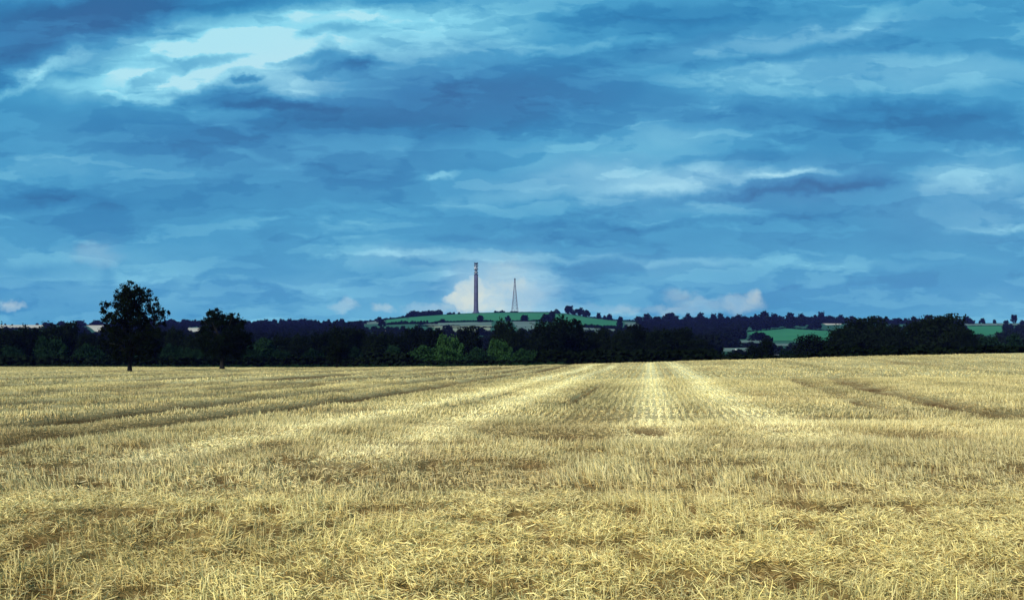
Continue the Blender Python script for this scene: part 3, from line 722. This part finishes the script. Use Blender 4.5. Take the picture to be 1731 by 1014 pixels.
# --- individual trees on the hill and skylines: (px, base row, top row, width px, shape, label)
K = [
 (641,545,535.5,9,'round','dark tree standing by the hedge on the left shoulder of the hill'),
 (646,552,540,12,'wide','broad dark tree at the left end of the crest pasture'),
 (598,549,545,7,'round','small dark tree where the hill skyline begins at left'),
 (617,548,543,6,'round','tiny dark tree on the lower left skyline of the hill'),
 (699,536,524.8,11,'round','tallest dark tree in the belt left of the tower'),
 (712,549,543,8,'round','small dark tree in the hedge below the left of the crest pasture'),
 (776,531,527.5,4,'bush','tiny dark bush on the crest beside the tower foot'),
 (812,544.5,532.5,12,'round','dark round tree in the hedge straight under the tower'),
 (748,545.5,539,9,'wide','low dark tree in the hedge lower left of the tower'),
 (859,543.5,533,9,'round','dark round tree in the hedge lower left of the mast'),
 (887,543.5,532,13,'wide','dark round tree in the hedge lower right of the mast'),
 (924,545,531,20,'wide','broad dark tree group on the slope right of the mast'),
 (933,541,525.5,11,'round','dark tree straddling the crest right of the mast'),
 (941,531,522.5,10,'round','dark rounded tree on the crest left of the copse'),
 (962,530,516.5,16,'wide','ragged spreading tree at the left top of the skyline copse'),
 (975,533,522,16,'wide','dark tree in the middle of the skyline copse'),
 (982,534,520,10,'round','narrow-topped tree right of centre in the skyline copse'),
 (991,536,524,14,'round','dark round tree at the right end of the skyline copse'),
 (1012,539,528.5,8,'round','lone upright tree right of the skyline copse'),
 (1022,540,533,6,'bush','small bush between two lone skyline trees'),
 (1030,541,530.5,9,'round','second lone round tree right of the copse'),
 (1049,543,535,7,'tall','small flag-shaped tree on the falling skyline'),
 (1047,553,541,10,'round','dark tree at the lower right corner of the green slope'),
 (1080,548,534.5,16,'wide','dark wide tree before the start of the wooded ridge'),
 (1094,546,530,14,'round','tall dark tree at the start of the wooded ridge'),
 (1088,556,543,16,'round','dark tree below the start of the wooded ridge'),
 (1107,545,536,6,'round','small umbrella-shaped tree in the gap on the ridge'),
 (1133,548,528.5,26,'wide','big dark dome at the left end of the wooded ridge'),
 (1163,547,529.5,11,'round','ragged tree next right of the big dark dome'),
 (1184,547,528.5,14,'wide','leaning-topped tree on the ridge left of the pale cloud'),
 (1206,547,530,11,'round','round tree on the ridge under the pale cloud'),
 (1218,547,529,10,'round','slightly taller round tree right beside the one under the pale cloud'),
 (1248,547,531.5,14,'wide','low wide tree on the ridge right of the pale cloud centre'),
 (1291,548,525.5,26,'wide','high broad dark crown in the middle of the wooded ridge'),
 (1310,548,530,18,'wide','lower crown right beside the high broad one'),
 (1336,548,528,15,'round','round crown midway between the broad one and the straw field'),
 (1355,548,530,13,'round','round crown left of the ridge straw field'),
 (1378,549,532,11,'round','small crown touching the ridge straw field at left'),
 (1388,545,527,14,'round','tall round crown above the ridge straw field'),
 (1403,545,533,9,'round','small crown over the right half of the ridge straw field'),
 (1421,546,532,12,'round','dark tree right of the ridge straw field'),
 (1440,548,534,16,'wide','skyline tree behind the left top of the black clump'),
 (1486,548,535.5,12,'round','small round skyline tree right of the knobbly black top'),
 (1498,548,535,9,'round','upright skyline tree between the two black tops'),
 (1517,548,537.5,18,'wide','low skyline tree over the dip between the black tops'),
 (1545,548,534.5,16,'round','blue-dark skyline tree left of the tallest black tree'),
 (1570,548,532,15,'round','blue-dark skyline tree just behind the tallest black tree'),
 (1619,548,538,10,'bush','small bush on the skyline right of the tallest black tree'),
 (1634,547.5,534.5,14,'round','dark round tree on the skyline at the left of the far right field'),
 (1642,548,539,10,'wide','low sloping crown joined to the round skyline tree at far right'),
 (1660,547.5,538,10,'round','dark pointed tree on the far right ridge field'),
 (1681,547,540,5,'tall','tiny thin tree on the far right ridge field'),
 (1701,547,541,9,'bush','low dark bush on the far right skyline'),
 (1728,549,541,8,'round','dark tree at the right picture edge on the skyline'),
 (9,549.5,546.5,3.5,'bush','tiny dark bush on the far left horizon field'),
 (63,549.5,546,5,'bush','small dark bush near the right end of the horizon field'),
 (77,550,544.5,10,'wide','dark tree at the right end of the far left horizon field'),
 (104,551,542.5,13,'round','dark horizon tree above the line left of the oak'),
 (135,551,541.5,20,'wide','wide blue-dark horizon crown left of the oak'),
 (165,550,541,20,'wide','wide blue-dark horizon crown touching the oak'),
 (292,551,540.5,14,'round','blue-dark round horizon tree right of the oak'),
 (318,551,540.5,16,'wide','blue-dark horizon tree between the two field trees'),
 (452,551,542,18,'wide','blue-dark crown on the ridge right of the smaller field tree'),
 (498,551,540.5,20,'wide','highest blue-dark crown of the wood left of the hill'),
 (553,551,543,16,'wide','blue-dark crown near the right end of the left wood'),
 (1245,583,572,14,'round','dark round tree in the valley left of the green meadow'),
 (1283,576,561.5,30,'wide','broad blue-dark tree overlapping the left of the green meadow'),
 (1216,584,570,20,'round','pale grey-green round tree in the valley gap'),
]
for i, (px, br, tr, w, kind, lb) in enumerate(K):
    X, Y, z = hit(px, br)
    tree(px, tr, w*1.15, Y, kind, 'mid' if 'pale grey-green' in lb else 'far', lb, 'f', i % 4, z=z-.5, name='distant_tree', group='distant trees on hill and ridges')
# square-topped block of foliage at the far right
X, Y, z = hit(1714, 547)
V, Q = leaf_cloud([(0,0,.3,.3),(-.3,0,.75,.26),(.3,0,.75,.26),(0,.2,.75,.28),(0,-.2,.7,.28),(-.35,0,.45,.2),(.3,0,.4,.2)], 900, .18, 99, 12)
o = empty('distant_tree', (X, Y, z-.5), 0, (10/F*Y, 10/F*Y, 15/F*Y))
link(bpy.data.objects.new('crown', np_mesh('crown', V, Q, M['far'])), o)
mb = trunk_mb([(-.2, 0, .5), (.2, 0, .5)], .04, .3); mb.build('trunk', M['bark'], o)
tag(o, 'square-topped dark tree standing on the far right skyline', 'tree', 'distant trees on hill and ridges')

# ------------------------------------------------------------------ tower
k = 117/720.0
TX, TY, TZ = hit(804.5, 529.0)
TY = 2530.0; TX = (804.7-CX)/F*TY; TZ = zl1(TX, TY)
s = TY/F*1.0
HT = EYE+(HOR-443)/F*TY-TZ; q = HT/117.0
tw = empty('telecom_tower', (TX, TY, TZ), R(20), (q, q, q))
tag(tw, 'tall tapering concrete tower with ringed aerial galleries on the crest of the green hill', 'tower')
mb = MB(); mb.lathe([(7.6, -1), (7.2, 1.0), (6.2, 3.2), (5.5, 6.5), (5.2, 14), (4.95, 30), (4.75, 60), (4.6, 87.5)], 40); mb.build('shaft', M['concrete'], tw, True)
mb = MB(); mb.lathe([(9.2, -1), (9.2, .9), (8.4, .9)], 40); mb.build('base_plinth', M['concrete'], tw)
for a in range(4):
    an = a*math.pi/2+.4; mb = MB()
    mb.tube([(5.6*math.cos(an), 5.6*math.sin(an), 6), (5.15*math.cos(an), 5.15*math.sin(an), 30), (4.75*math.cos(an), 4.75*math.sin(an), 87.4)], [.45, .45, .4], 6); mb.build('shade_rib', M['darkmetal'], tw)  # dark ribs added to paint the shaded sides of the shaft
mb = MB(); mb.lathe([(4.75, 87.5), (5.1, 88.3), (5.1, 89.3), (3.2, 89.3)], 40); mb.build('top_collar', M['darkmetal'], tw)
for zz in (14, 29, 44, 59, 74):
    mb = MB(); rr_ = 5.32-.0092*(zz-10); mb.lathe([(rr_-.3, zz-.4), (rr_, zz-.4), (rr_, zz+.4), (rr_-.3, zz+.4)], 40); mb.build('joint_ring', M['darkmetal'], tw)
mb = MB(); mb.lathe([(2.3, 89.2), (2.0, 96), (1.7, 106), (1.5, 112.5)], 24); mb.build('core', M['dishmat'], tw)
def gallery(z, r, rail):
    mb = MB(); mb.lathe([(r-.6, z-.5), (r, z-.15), (r, z+.25), (r-.5, z+.25)], 32); g_ = mb.build('gallery', M['darkmetal'], tw)
    mb = MB()
    for a in range(16):
        an = a/16*2*math.pi; mb.tube([(r*.97*math.cos(an), r*.97*math.sin(an), z+.2), (r*.97*math.cos(an), r*.97*math.sin(an), z+rail)], .12, 5)
    for zz in (z+rail*.5, z+rail):
        pts = [(r*.97*math.cos(t/16*2*math.pi), r*.97*math.sin(t/16*2*math.pi), zz) for t in range(17)]; mb.tube(pts, .12, 5, False)
    mb.build('railing', M['darkmetal'], g_)
for z, r, rl in ((91.5, 4.7, 1.4), (95.4, 3.8, 1.3), (99.2, 4.9, 1.5), (108.4, 4.9, 1.4)): gallery(z, r, rl)
for lv, (z, nd, rr) in enumerate(((93.3, 4, 1.2), (101.9, 4, 2.0), (105.8, 4, 1.5))):
    for a in range(nd):
        an = 2*math.pi*(a+.3*lv)/nd; c_, s_ = math.cos(an), math.sin(an); mb = MB()
        mb.tube([(2.6*c_, 2.6*s_, z), (3.2*c_, 3.2*s_, z), (3.4*c_, 3.4*s_, z), (4.3*c_, 4.3*s_, z)], [.4, rr*.6, rr, rr], 14); mb.build('dish_antenna', M['dishmat'], tw)
for a in range(6):
    an = 2*math.pi*a/6+.2; c_, s_ = math.cos(an), math.sin(an); mb = MB()
    mb.tube([(4.5*c_, 4.5*s_, 108), (4.6*c_, 4.6*s_, 117.0)], .42, 6); mb.build('aerial_post', M['darkmetal'], tw)
mb = MB(); mb.lathe([(1.5, 111.4), (3.4, 112.2), (4.7, 114.2), (4.7, 115), (3.2, 113.2), (1.2, 112.6)], 28); mb.build('aerial_cradle', M['darkmetal'], tw)

# ------------------------------------------------------------------ lattice mast
MY = 2515.0; MX = (870.3-CX)/F*MY; MZ = zl1(MX, MY); HM = EYE+(HOR-471)/F*MY-MZ
ms = empty('lattice_mast', (MX, MY, MZ), R(12))
tag(ms, 'slender four-legged steel lattice mast on the hill crest right of the tower', 'mast')
b0, b1 = 7.2, 1.0; lev = [0, 9, 17.5, 25.5, 33, 40, 46.5, 52.5, 58, 63, HM-3]
hw = lambda z: b1+(b0-b1)*max(0, 1-z/(HM-4))**1.12
cor = lambda z: [(sx*hw(z)*.94, sy*hw(z)*.94, z) for sx, sy in ((-1, -1), (1, -1), (1, 1), (-1, 1))]
for c_ in range(4):
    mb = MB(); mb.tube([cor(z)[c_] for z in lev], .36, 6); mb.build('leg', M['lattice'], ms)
mb = MB()
for i in range(len(lev)-1):
    A_, B_ = cor(lev[i]), cor(lev[i+1])
    for c_ in range(4):
        d_ = (c_+1) % 4
        mb.tube([A_[c_], B_[d_]], .18, 5); mb.tube([A_[d_], B_[c_]], .18, 5); mb.tube([B_[c_], B_[d_]], .26, 5)
mb.build('bracing', M['lattice'], ms)
mb = MB(); mb.lathe([(1.2, HM-3.2), (1.9, HM-2.8), (1.9, HM-.6), (1.0, HM-.2), (.2, HM+1.8)], 16); mb.build('aerial_head', M['darkmetal'], ms)
for z, an in ((50, 4.6), (44, 4.2), (56, 5.2)):
    mb = MB(); r_ = hw(z); c_, s_ = math.cos(an), math.sin(an); mb.tube([(r_*c_, r_*s_, z), ((r_+.7)*c_, (r_+.7)*s_, z)], [.5, 1.1], 12); mb.build('dish_antenna', M['dishmat'], ms)

# ------------------------------------------------------------------ buildings
def house(px, Y, toprow, w, d, rz, label, name='farmhouse'):
    X = (px-CX)/F*Y; z = zl1(X, Y); H = EYE+(HOR-toprow)/F*Y-z
    o = empty(name, (X, Y, z-.2), rz); LABELS.add(label); tag(o, label, 'house')
    e = H*.62; r = H+.2
    mb = MB(); x, y = w/2, d/2
    mb.add([(-x,-y,0),(x,-y,0),(x,y,0),(-x,y,0),(-x,-y,e),(x,-y,e),(x,y,e),(-x,y,e),(-x,0,r-.15),(x,0,r-.15)],
           [(0,1,5,4),(2,3,7,6),(1,2,6,9,5),(3,0,4,8,7)]); mb.build('wall', M['white'], o)
    mb = MB(); sl = (r-e)/y; ov = .4; th = .22
    mb.add([(-x-ov,-y-ov,e-sl*ov),(x+ov,-y-ov,e-sl*ov),(x+ov,0,r),(-x-ov,0,r),(-x-ov,y+ov,e-sl*ov),(x+ov,y+ov,e-sl*ov),
            (-x-ov,-y-ov,e-sl*ov+th),(x+ov,-y-ov,e-sl*ov+th),(x+ov,0,r+th),(-x-ov,0,r+th),(-x-ov,y+ov,e-sl*ov+th),(x+ov,y+ov,e-sl*ov+th)],
           [(0,3,2,1),(3,4,5,2),(6,7,8,9),(9,8,11,10),(0,1,7,6),(4,10,11,5),(0,6,9,3),(3,9,10,4),(1,2,8,7),(2,5,11,8)]); rf = mb.build('roof', M['roof'], o)
    mb = MB(); mb.box((-x*.6, 0, r+.5), (.9, .8, 1.6)); mb.build('chimney', M['white'], rf)
    for i in range(3):
        for zz in (e*.30, e*.72):
            mb = MB(); mb.box(((i-1)*w*.3, -y-.02, zz), (1.0, .12, 1.1)); wn = mb.build('window', M['glass'], o)
    mb = MB(); mb.box((w*.15, -y-.03, 1.1), (.95, .12, 2.1)); mb.build('door', M['darkmetal'], o)
house(1303, 470, 600.0, 7.5, 6, R(24), 'small white gabled house half hidden behind the field crest')
house(1250, 760, 593.2, 9, 6, R(-15), 'tiny pale house in the valley gap left of the larger white one', 'cottage')
house(655, 1500, 560, 9, 7, R(-15), 'tiny pale cottage among dark trees at the left foot of the hill', 'cottage')

# ------------------------------------------------------------------ haze
def boxmesh(name, lo, hi, mat):
    mb = MB(); mb.box([(a+b)/2 for a, b in zip(lo, hi)], [b-a for a, b in zip(lo, hi)])
    return mb.build(name, mat)
m, nt, out = newmat('haze'); pv = nt.nodes.new('ShaderNodeVolumePrincipled')
pv.inputs['Color'].default_value = (.20, .24, 1.0, 1); pv.inputs['Density'].default_value = .000032; pv.inputs['Anisotropy'].default_value = .0
nt.links.new(pv.outputs[0], out.inputs['Volume'])
zmin = min(Zl.min(), Zf.min())
hz = boxmesh('haze', (-3450, -60, zmin-1.2), (3450, 4420, 150), m); tag(hz, None, None, None, 'stuff')

# ------------------------------------------------------------------ sun, sky, camera
SUN_EL, SUN_AZ = R(36), R(-142)      # azimuth from +Y towards +X
sd = bpy.data.lights.new('sun', 'SUN'); sd.energy = 5.0; sd.angle = R(.5); sd.color = (1, .955, .86)
so = link(bpy.data.objects.new('sun', sd))
dv = Vector((math.sin(SUN_AZ)*math.cos(SUN_EL), math.cos(SUN_AZ)*math.cos(SUN_EL), math.sin(SUN_EL)))
so.rotation_euler = dv.to_track_quat('Z', 'Y').to_euler(); so.location = (0, 0, 300)

w = bpy.data.worlds.new('World'); scn.world = w; w.use_nodes = True
nt = w.node_tree; nt.nodes.clear(); N = nt.nodes.new; L = nt.links.new
def val(x): 
    n_ = N('ShaderNodeValue'); n_.outputs[0].default_value = x; return n_.outputs[0]
def ma(op, a, b=None, c=None, clamp=False):
    n_ = N('ShaderNodeMath'); n_.operation = op; n_.use_clamp = clamp
    for i, v in enumerate((a, b, c)):
        if v is None: continue
        if isinstance(v, (int, float)): n_.inputs[i].default_value = v
        else: L(v, n_.inputs[i])
    return n_.outputs[0]
def vma(op, a, b=None, scale=None):
    n_ = N('ShaderNodeVectorMath'); n_.operation = op
    for i, v in enumerate((a, b)):
        if v is None: continue
        if isinstance(v, tuple): n_.inputs[i].default_value = v
        else: L(v, n_.inputs[i])
    if scale is not None:
        if isinstance(scale, (int, float)): n_.inputs['Scale'].default_value = scale
        else: L(scale, n_.inputs['Scale'])
    return n_.outputs[1] if op == 'LENGTH' else n_.outputs[0]
def noise(vec, scale, det=5, rough=.55, colr=False, st=None, dist=0):
    if st: vec = vma('MULTIPLY', vec, st)
    n_ = N('ShaderNodeTexNoise'); n_.inputs['Scale'].default_value = scale; n_.inputs['Detail'].default_value = det; n_.inputs['Roughness'].default_value = rough; n_.inputs['Distortion'].default_value = dist
    L(vec, n_.inputs['Vector']); return n_.outputs['Color'] if colr else n_.outputs['Fac']
tc = N('ShaderNodeTexCoord'); dirv = vma('NORMALIZE', tc.outputs['Generated'])
sx = N('ShaderNodeSeparateXYZ'); L(dirv, sx.inputs[0])
yy = ma('MAXIMUM', sx.outputs[1], .12)
# direction as (azimuth, height) in thousandths of the picture's width in pixels, 546 = horizon
pxn = ma('MULTIPLY_ADD', ma('DIVIDE', sx.outputs[0], yy), 1.856, .8655)
pyn = ma('MULTIPLY_ADD', ma('DIVIDE', sx.outputs[2], yy), -1.856, .546)
cb = N('ShaderNodeCombineXYZ'); L(pxn, cb.inputs[0]); L(pyn, cb.inputs[1]); P = cb.outputs[0]
n1 = noise(P, 4.5, 2, .5, True, (1, 1.6, 1)); n2 = noise(P, 16, 6, .62, True, (1, 1.5, 1))
w1 = vma('MULTIPLY', vma('SUBTRACT', n1, (.5, .5, .5)), (.16, .06, 0)); w2 = vma('MULTIPLY', vma('SUBTRACT', n2, (.5, .5, .5)), (.075, .040, 0))
PW = vma('ADD', P, vma('ADD', w1, w2))
n3 = noise(P, 34, 4, .58, True)
PC = vma('ADD', P, vma('MULTIPLY', vma('SUBTRACT', n3, (.5, .5, .5)), (.040, .034, 0)))   # crisper warp for cumulus
PB = vma('ADD', P, vma('MULTIPLY', w2, (.6, .5, 0)))
def blobs(PP, start, items, mode, hard0=.3):
    """fold many soft ellipses into the z of a vector that also carries the sky position (one live value at a time)"""
    S = vma('ADD', vma('MULTIPLY', PP, (1, 1, 0)), start) if start is not None else vma('MULTIPLY', PP, (1, 1, 0))
    for (x, y, rx, ry, rot, amp, hard) in items:
        mp = N('ShaderNodeMapping'); mp.vector_type = 'TEXTURE'; L(S, mp.inputs[0])
        mp.inputs['Location'].default_value = (x/1000, y/1000, 0); mp.inputs['Rotation'].default_value = (0, 0, R(rot)); mp.inputs['Scale'].default_value = (rx/1000, ry/1000, 1e5)
        r_ = N('ShaderNodeMapRange'); r_.interpolation_type = 'SMOOTHSTEP'; L(vma('LENGTH', mp.outputs[0]), r_.inputs[0])
        r_.inputs[1].default_value = hard; r_.inputs[2].default_value = 1.35 if hard < .5 else 1.12; r_.inputs[3].default_value = 1; r_.inputs[4].default_value = 0
        q = N('ShaderNodeVectorMath'); q.operation = 'MULTIPLY_ADD'; L(r_.outputs[0], q.inputs[0]); q.inputs[1].default_value = (0, 0, amp)
        if mode == 'ADD': L(S, q.inputs[2]); S = q.outputs[0]
        else: q.inputs[2].default_value = (-100, -100, 0); S = vma('MAXIMUM', S, q.outputs[0])
    o_ = N('ShaderNodeSeparateXYZ'); L(S, o_.inputs[0]); return o_.outputs[2]
def smap(x, a0, a1, b0, b1):
    m_ = N('ShaderNodeMapRange'); m_.interpolation_type = 'SMOOTHSTEP'; L(x, m_.inputs[0])
    for i, q in enumerate((a0, a1, b0, b1)): m_.inputs[i+1].default_value = q
    return m_.outputs[0]
base = noise(PB, 2.0, 4, .45, False, (1, 3.0, 1))
v = ma('MULTIPLY_ADD', ma('SUBTRACT', base, .5), .70, .455)
def shift(dx, dy): return vma('ADD', PB, (dx, dy, 0))
lay1 = smap(noise(shift(3, 1), 2.3, 6, .5, False, (1, 3.8, 1)), .495, .535, -.07, .065)      # banks of cloud with a defined rim
lay2 = smap(noise(shift(7, 5), 4.6, 5, .5, False, (1, 5, 1)), .515, .55, -.04, .05)
v = ma('ADD', v, smap(noise(shift(11, 3), 5.0, 7, .58, False, (1, 2.4, 1)), .53, .575, .03, -.06))
v = ma('ADD', v, ma('ADD', lay1, lay2))
wisp = noise(shift(1, 9), 12, 4, .6, False, (1, 2.6, 1)); v = ma('MULTIPLY_ADD', ma('SUBTRACT', wisp, .5), .15, v)
hor = N('ShaderNodeMapRange'); L(pyn, hor.inputs[0]); hor.inputs[1].default_value = .38; hor.inputs[2].default_value = .55; hor.inputs[3].default_value = 0; hor.inputs[4].default_value = .20
v = ma('ADD', v, hor.outputs[0])
FE = [ # x, y, rx, ry, rot, amp, hard
 (430,66,235,58,-5,.44,.2),(260,128,220,38,-8,.42,.2),(480,130,90,42,0,.34,.2),(720,55,220,45,-4,.27,.2),(620,25,200,20,0,.20,.2),(50,128,100,13,-24,.34,.2),(240,162,60,12,0,.25,.2),(400,60,260,70,-6,.18,0),
 (80,40,240,52,-14,-.34,.3),(20,105,90,30,-20,-.18,.3),(300,0,260,20,-3,-.24,.2),
 (360,165,130,24,4,-.32,.3),(470,178,110,12,0,-.28,.3),(330,100,120,14,-5,-.42,.2),(500,105,60,12,-5,-.30,.1),(300,60,70,10,-8,-.25,.1),(560,55,80,10,-5,-.22,.1),(250,130,60,9,-20,-.26,.3),(405,133,34,7,0,-.34,.3),(560,118,80,10,-6,-.24,.3),(620,108,60,9,0,-.2,.2),(160,115,70,9,-10,-.16,.2),
 (850,160,360,60,-4,-.20,.2),(640,210,260,30,0,-.12,.2),
 (1310,72,220,20,-8,.28,.2),(1450,32,80,20,-22,.32,.2),(1000,72,190,9,-3,.18,.2),(1200,20,230,18,0,-.14,.3),
 (1470,130,380,40,-2,.22,.6),(1440,200,400,24,0,-.22,.2),(1640,225,170,28,0,-.12,.3),(1660,50,130,50,0,-.06,.2),
 (1160,305,260,26,-2,.26,.2),(1340,303,120,8,-5,.26,.2),(1080,325,140,11,0,.14,.2),(1650,285,140,34,-8,.24,.2),(1690,390,100,9,0,.14,.2),(1480,315,130,13,-5,-.19,.1),(1300,332,200,9,-5,-.20,.2),
 (742,293,44,7,-2,.30,.2),(900,335,180,12,0,.10,.2),(1180,375,320,8,-2,-.20,.1),(860,408,260,9,0,-.12,.2),(60,340,190,18,3,-.22,.1),
 (300,235,280,45,0,-.10,.2),(420,268,100,8,10,.10,.2),(590,345,100,10,0,.12,.2),(500,362,180,8,0,-.12,.2),
 (90,455,160,16,0,-.16,.2),(175,465,24,18,0,-.10,.3),(400,500,260,32,0,.08,.2),(1000,475,80,45,0,-.14,.2),(680,480,120,28,0,-.10,.2),
 (1350,440,300,10,0,.10,.2),(790,436,220,10,0,.22,.3),(1080,437,180,9,0,.12,.2),(850,475,100,45,0,.22,.3),(1040,408,34,6,0,.18,.2),(965,408,26,5,0,.16,.2)]
c0 = N('ShaderNodeCombineXYZ'); L(v, c0.inputs[2])
v = blobs(PW, c0.outputs[0], FE, 'ADD')
mauve = ma('MULTIPLY', blobs(PW, None, [(*q_, .1) for q_ in [(110,40,260,75,-14,.6),(700,150,480,85,0,.55),(450,250,500,90,0,.35),(1100,190,300,80,0,.25),(1450,120,350,50,0,.25),(1200,315,480,50,0,.6),(1650,330,200,90,0,.5),(1300,70,300,30,-8,.35),(850,480,140,70,0,.6),(700,440,150,22,0,.4),(1050,440,230,22,0,.3),(155,430,50,25,0,.3)]], 'MAX'), .75)
def ramp(fac, stops):
    c_ = N('ShaderNodeValToRGB'); L(fac, c_.inputs[0]); e = c_.color_ramp.elements
    e[0].position = stops[0][0]; e[0].color = srgb(*stops[0][1]); e[1].position = stops[-1][0]; e[1].color = srgb(*stops[-1][1])
    for p_, c3 in stops[1:-1]: q_ = e.new(p_); q_.color = srgb(*c3)
    return c_.outputs[0]
cA = ramp(v, [(0, (26, 106, 160)), (.25, (42, 132, 184)), (.5, (66, 157, 202)), (.72, (106, 188, 220)), (.9, (140, 220, 242)), (1, (178, 234, 246))])
cB = ramp(v, [(0, (60, 98, 150)), (.25, (68, 122, 176)), (.5, (92, 154, 200)), (.75, (150, 192, 222)), (1, (205, 228, 238))])
def mixc(f, a, b):
    m_ = N('ShaderNodeMix'); m_.data_type = 'RGBA'; L(a, m_.inputs[6]); L(b, m_.inputs[7])
    if isinstance(f, (int, float)): m_.inputs[0].default_value = f
    else: L(f, m_.inputs[0])
    return m_.outputs[2]
col = mixc(mauve, cA, cB)
# cumulus: soft-lit towers low over the horizon
cum = blobs(PC, None, [(*q_[:4], 0, q_[4], .72 if q_[4] > .68 else .3) for q_ in [(795,487,28,22,.95),(778,508,30,18,.95),(815,500,34,32,.8),(850,470,80,34,.50),(868,500,60,34,.72),(905,495,38,42,.42),(730,524,50,10,.55),(703,520,18,10,.5),(580,519,22,8,.5),(588,513,13,9,.62),(650,520,20,7,.5),(655,516,11,7,.6),
    (1245,514,42,17,.52),(1272,505,15,17,.52),(1190,515,50,13,.42),(1150,524,70,9,.42),(1150,500,30,12,.25),(930,520,60,10,.35),(1050,525,30,9,.42),(20,520,24,8,.5),(14,515,14,9,.6),(155,422,30,15,.22),(165,436,44,16,.16),(1010,520,30,8,.3),(850,436,90,14,.16)]], 'MAX')
cc = ramp(noise(PC, 9, 4, .6, False, (1, 1.4, 1)), [(.3, (150, 202, 228)), (.5, (180, 216, 228)), (.66, (222, 235, 222))])
col = mixc(cum, col, cc)
sky = N('ShaderNodeTexSky'); sky.sky_type = 'NISHITA'; sky.sun_disc = False; sky.sun_elevation = SUN_EL; sky.sun_rotation = SUN_AZ
skyc = vma('SCALE', sky.outputs[0], None, 1.0)
cl10 = vma('SCALE', col, None, 10.0)
fin = mixc(.93, skyc, cl10)
bg = N('ShaderNodeBackground'); L(fin, bg.inputs[0]); bg.inputs[1].default_value = .1
wo = N('ShaderNodeOutputWorld'); L(bg.outputs[0], wo.inputs[0])

cd = bpy.data.cameras.new('camera'); cam = link(bpy.data.objects.new('camera', cd)); scn.camera = cam
cd.sensor_width = 36; cd.lens = 36*F/1731; cd.clip_start = .1; cd.clip_end = 20000
cam.location = (0, 0, EYE); cam.rotation_euler = (R(90)+math.atan((HOR-507)/F), 0, 0)
scn.view_settings.view_transform = 'Standard'; scn.view_settings.look = 'None'; scn.view_settings.gamma = 1; scn.view_settings.exposure = 0
